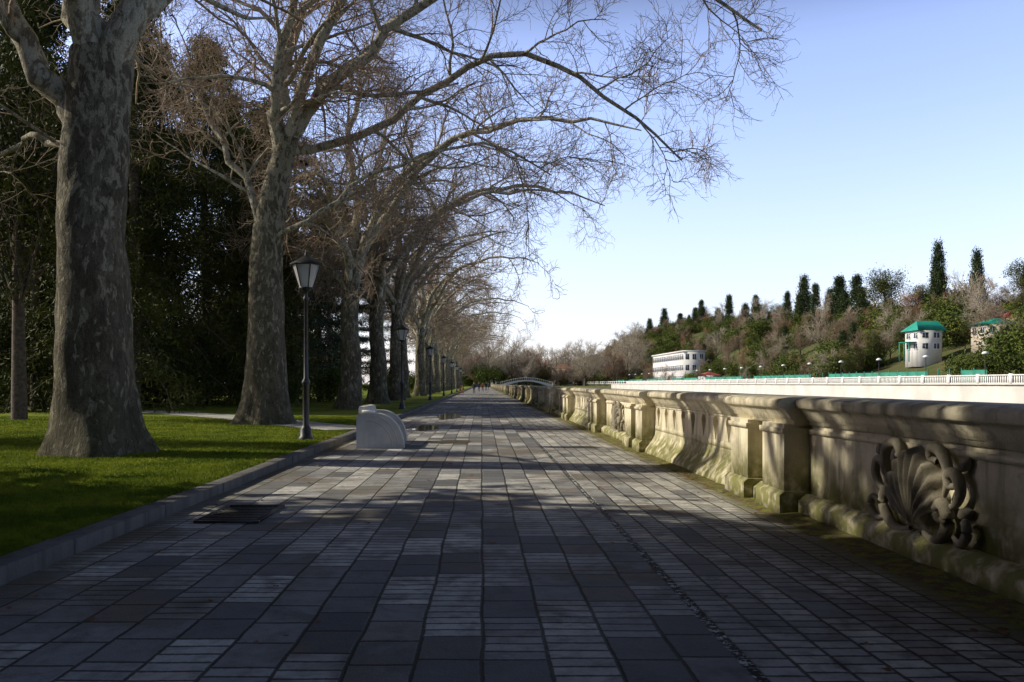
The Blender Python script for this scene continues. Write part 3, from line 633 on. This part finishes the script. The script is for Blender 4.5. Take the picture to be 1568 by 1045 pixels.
# ------------------------------------------------------------ grass blades
n=170000; Yb=4+30*rs.rand(n)**1.5; Xb=-3.83-rs.rand(n)*np.clip(Yb*.64-3.6,0.2,40)
hh=rs.uniform(.02,.05,n); w=.005+Yb*.0004; a=rs.rand(n)*6.283; ln=rs.randn(n,2)*.022
v=np.stack([np.c_[Xb-w*np.cos(a),Yb-w*np.sin(a),np.full(n,.098)],np.c_[Xb+w*np.cos(a),Yb+w*np.sin(a),np.full(n,.098)],np.c_[Xb+ln[:,0],Yb+ln[:,1],.1+hh]],1).reshape(-1,3)
sp=spline(PP[:4],16); dm=np.min(np.hypot(Xb[:,None]-sp[None,:,0],Yb[:,None]-sp[None,:,1]),1)
fc=np.arange(3*n).reshape(-1,3)[dm>1.05]
add('lawn_grass',build('lawn_grass',[(v,fc,0)],[M_grassb]))
M_leaf=simple('dry_leaf',(.18,.09,.04),.8,.4,15,bump=0)
n=230; Yl=3.5+26*rs.rand(n)**1.4; Xl=rs.uniform(-6,3.6,n); near=rs.rand(n)<.4; Xl[near]=rs.uniform(2.9,3.55,near.sum()); zl=np.where(Xl<-3.6,.15,.008)+0.004
th=rs.rand(n)*6.283; sz=rs.uniform(.025,.062,n); V=[]
for k,(r,an) in enumerate([(1,0),(.45,.55),(.95,1.1),(.4,1.7),(.8,2.3),(.3,3.14),(.8,-2.3),(.4,-1.7),(.95,-1.1),(.45,-.55)]):
    V.append(np.c_[Xl+sz*r*np.cos(th+an),Yl+sz*r*np.sin(th+an),zl+rs.rand(n)*.018])
v=np.stack(V,1).reshape(-1,3); f=np.arange(n)[:,None]*10+np.arange(10)[None]
add('fallen_leaves',build('fallen_leaves',[(v,f,0)],[M_leaf]))

# ------------------------------------------------------------ pedestrians (far away)
def person(x,y,coat,stride=.25,h=1.72,face=0):
    s=h/1.75
    me=bpy.data.meshes.new('person')
    J=[(0,0,.95),(0,.0,1.2),(0,0,1.42),(0,.01,1.52),(0,.02,1.63),(0,.02,1.72),(.10,0,.90),(.11,stride,.5),(.11,stride*1.3,.06),(.11,stride*1.3-.14,.03),(-.10,0,.90),(-.11,-stride*.4,.5),(-.11,-stride*1.1,.08),(-.11,-stride*1.1-.13,.03),
       (.19,0,1.40),(.25,-.08,1.13),(.25,-.16,.88),(.25,-.2,.80),(-.19,0,1.40),(-.25,.08,1.13),(-.25,.0,.88),(-.25,-.03,.80)]
    E=[(0,1),(1,2),(2,3),(3,4),(4,5),(0,6),(6,7),(7,8),(8,9),(0,10),(10,11),(11,12),(12,13),(2,14),(14,15),(15,16),(16,17),(2,18),(18,19),(19,20),(20,21)]
    R=[.16,.15,.15,.06,.10,.08,.10,.07,.05,.04,.10,.07,.05,.04,.07,.05,.04,.035,.07,.05,.04,.035]
    bm=bmesh.new(); lay=bm.verts.layers.skin.verify(); vs=[bm.verts.new([c*s for c in j]) for j in J]
    for a,b in E: bm.edges.new((vs[a],vs[b]))
    for q,r in zip(vs,R): q[lay].radius=(r*s,r*s)
    vs[0][lay].use_root=True; bm.to_mesh(me); bm.free()
    g=G('clothes'); z=g.sep(g.obj())[2]
    c=g.mix(g.math('GREATER_THAN',z,.85*s),(.03,.035,.05),coat); c=g.mix(g.math('GREATER_THAN',z,1.5*s),c,(.42,.26,.19)); c=g.mix(g.math('GREATER_THAN',z,1.68*s),c,(.03,.02,.015)); me.materials.append(g.out(c,.8))
    o=add('pedestrian',me,(x,y,.03),face); o.modifiers.new('s','SKIN'); sb=o.modifiers.new('d','SUBSURF'); sb.levels=1; sb.render_levels=1
for a in [(-.6,150,(.04,.05,.09),.22,1.75,0),(.1,152,(.25,.04,.04),.2,1.65,0),(.9,175,(.03,.03,.03),.25,1.8,3.1),(-1.2,120,(.05,.05,.06),.2,1.7,3.1),(1.6,200,(.1,.1,.14),.2,1.7,0)]: person(*a)
M_or=simple('orange_plastic',(.75,.17,.02),.5,.1,2)
pr=[(0,0),(.05,0),(.42,1.25),(.48,1.25),(.85,0),(.90,0),(.52,1.32),(.38,1.32)]
bv,bf=boxes([(.12,.78,.1,.14,.3,.36)])
add('orange_folding_board',build('ob',[(v,f,0) for v,f in extr_y(pr,0,1.0)]+[(bv,bf,0)],[M_or]),(-3.3,108,0))

# ------------------------------------------------------------ light, sky, camera
sd=Vector((-.985,.17,0)).normalized(); el=math.radians(33); S=Vector((sd.x*math.cos(el),sd.y*math.cos(el),math.sin(el)))
L=bpy.data.lights.new('sun','SUN'); L.energy=5.0; L.angle=math.radians(.5); L.color=(1,.92,.77)
lo=bpy.data.objects.new('sun',L); COL.objects.link(lo); lo.rotation_euler=S.to_track_quat('Z','Y').to_euler()
w=bpy.data.worlds.new('World'); scene.world=w; w.use_nodes=True; nt=w.node_tree
sk=nt.nodes.new('ShaderNodeTexSky'); sk.sky_type='NISHITA'; sk.sun_disc=False; sk.sun_elevation=el; sk.sun_rotation=math.atan2(sd.x,sd.y)
sk.air_density=1.0; sk.dust_density=1.0; sk.ozone_density=2.0; sk.altitude=0
tc=nt.nodes.new('ShaderNodeTexCoord'); sx=nt.nodes.new('ShaderNodeSeparateXYZ'); nt.links.new(tc.outputs['Generated'],sx.inputs[0])
def mr(a,b,c,d):
    x=nt.nodes.new('ShaderNodeMapRange'); x.interpolation_type='SMOOTHSTEP'; nt.links.new(sx.outputs[2],x.inputs[0])
    for i,v in enumerate((a,b,c,d)): x.inputs[i+1].default_value=v
    return x.outputs[0]
gain=mr(.36,.52,2.05,.12); hz=mr(.0,.34,.52,.0)
vm=nt.nodes.new('ShaderNodeVectorMath'); vm.operation='SCALE'; nt.links.new(sk.outputs[0],vm.inputs[0]); nt.links.new(gain,vm.inputs['Scale'])
tn=nt.nodes.new('ShaderNodeVectorMath'); tn.operation='MULTIPLY'; nt.links.new(vm.outputs[0],tn.inputs[0]); tn.inputs[1].default_value=(1.20,1.02,1.10)
mx=nt.nodes.new('ShaderNodeMix'); mx.data_type='RGBA'; nt.links.new(hz,mx.inputs[0]); nt.links.new(tn.outputs[0],mx.inputs[6]); mx.inputs[7].default_value=(5.2,5.8,6.8,1)
bg=nt.nodes['Background']; bg.inputs[1].default_value=.14; nt.links.new(mx.outputs[2],bg.inputs[0])
cam=bpy.data.cameras.new('camera'); co=bpy.data.objects.new('camera',cam); COL.objects.link(co); scene.camera=co
co.location=(0,0,1.5); co.rotation_euler=(math.radians(90),0,0); cam.sensor_width=36; cam.lens=28
cam.shift_x=.0293; cam.shift_y=.0418; cam.clip_end=6000; cam.clip_start=.05
scene.view_settings.view_transform='Standard'; scene.view_settings.look='None'; scene.view_settings.exposure=0
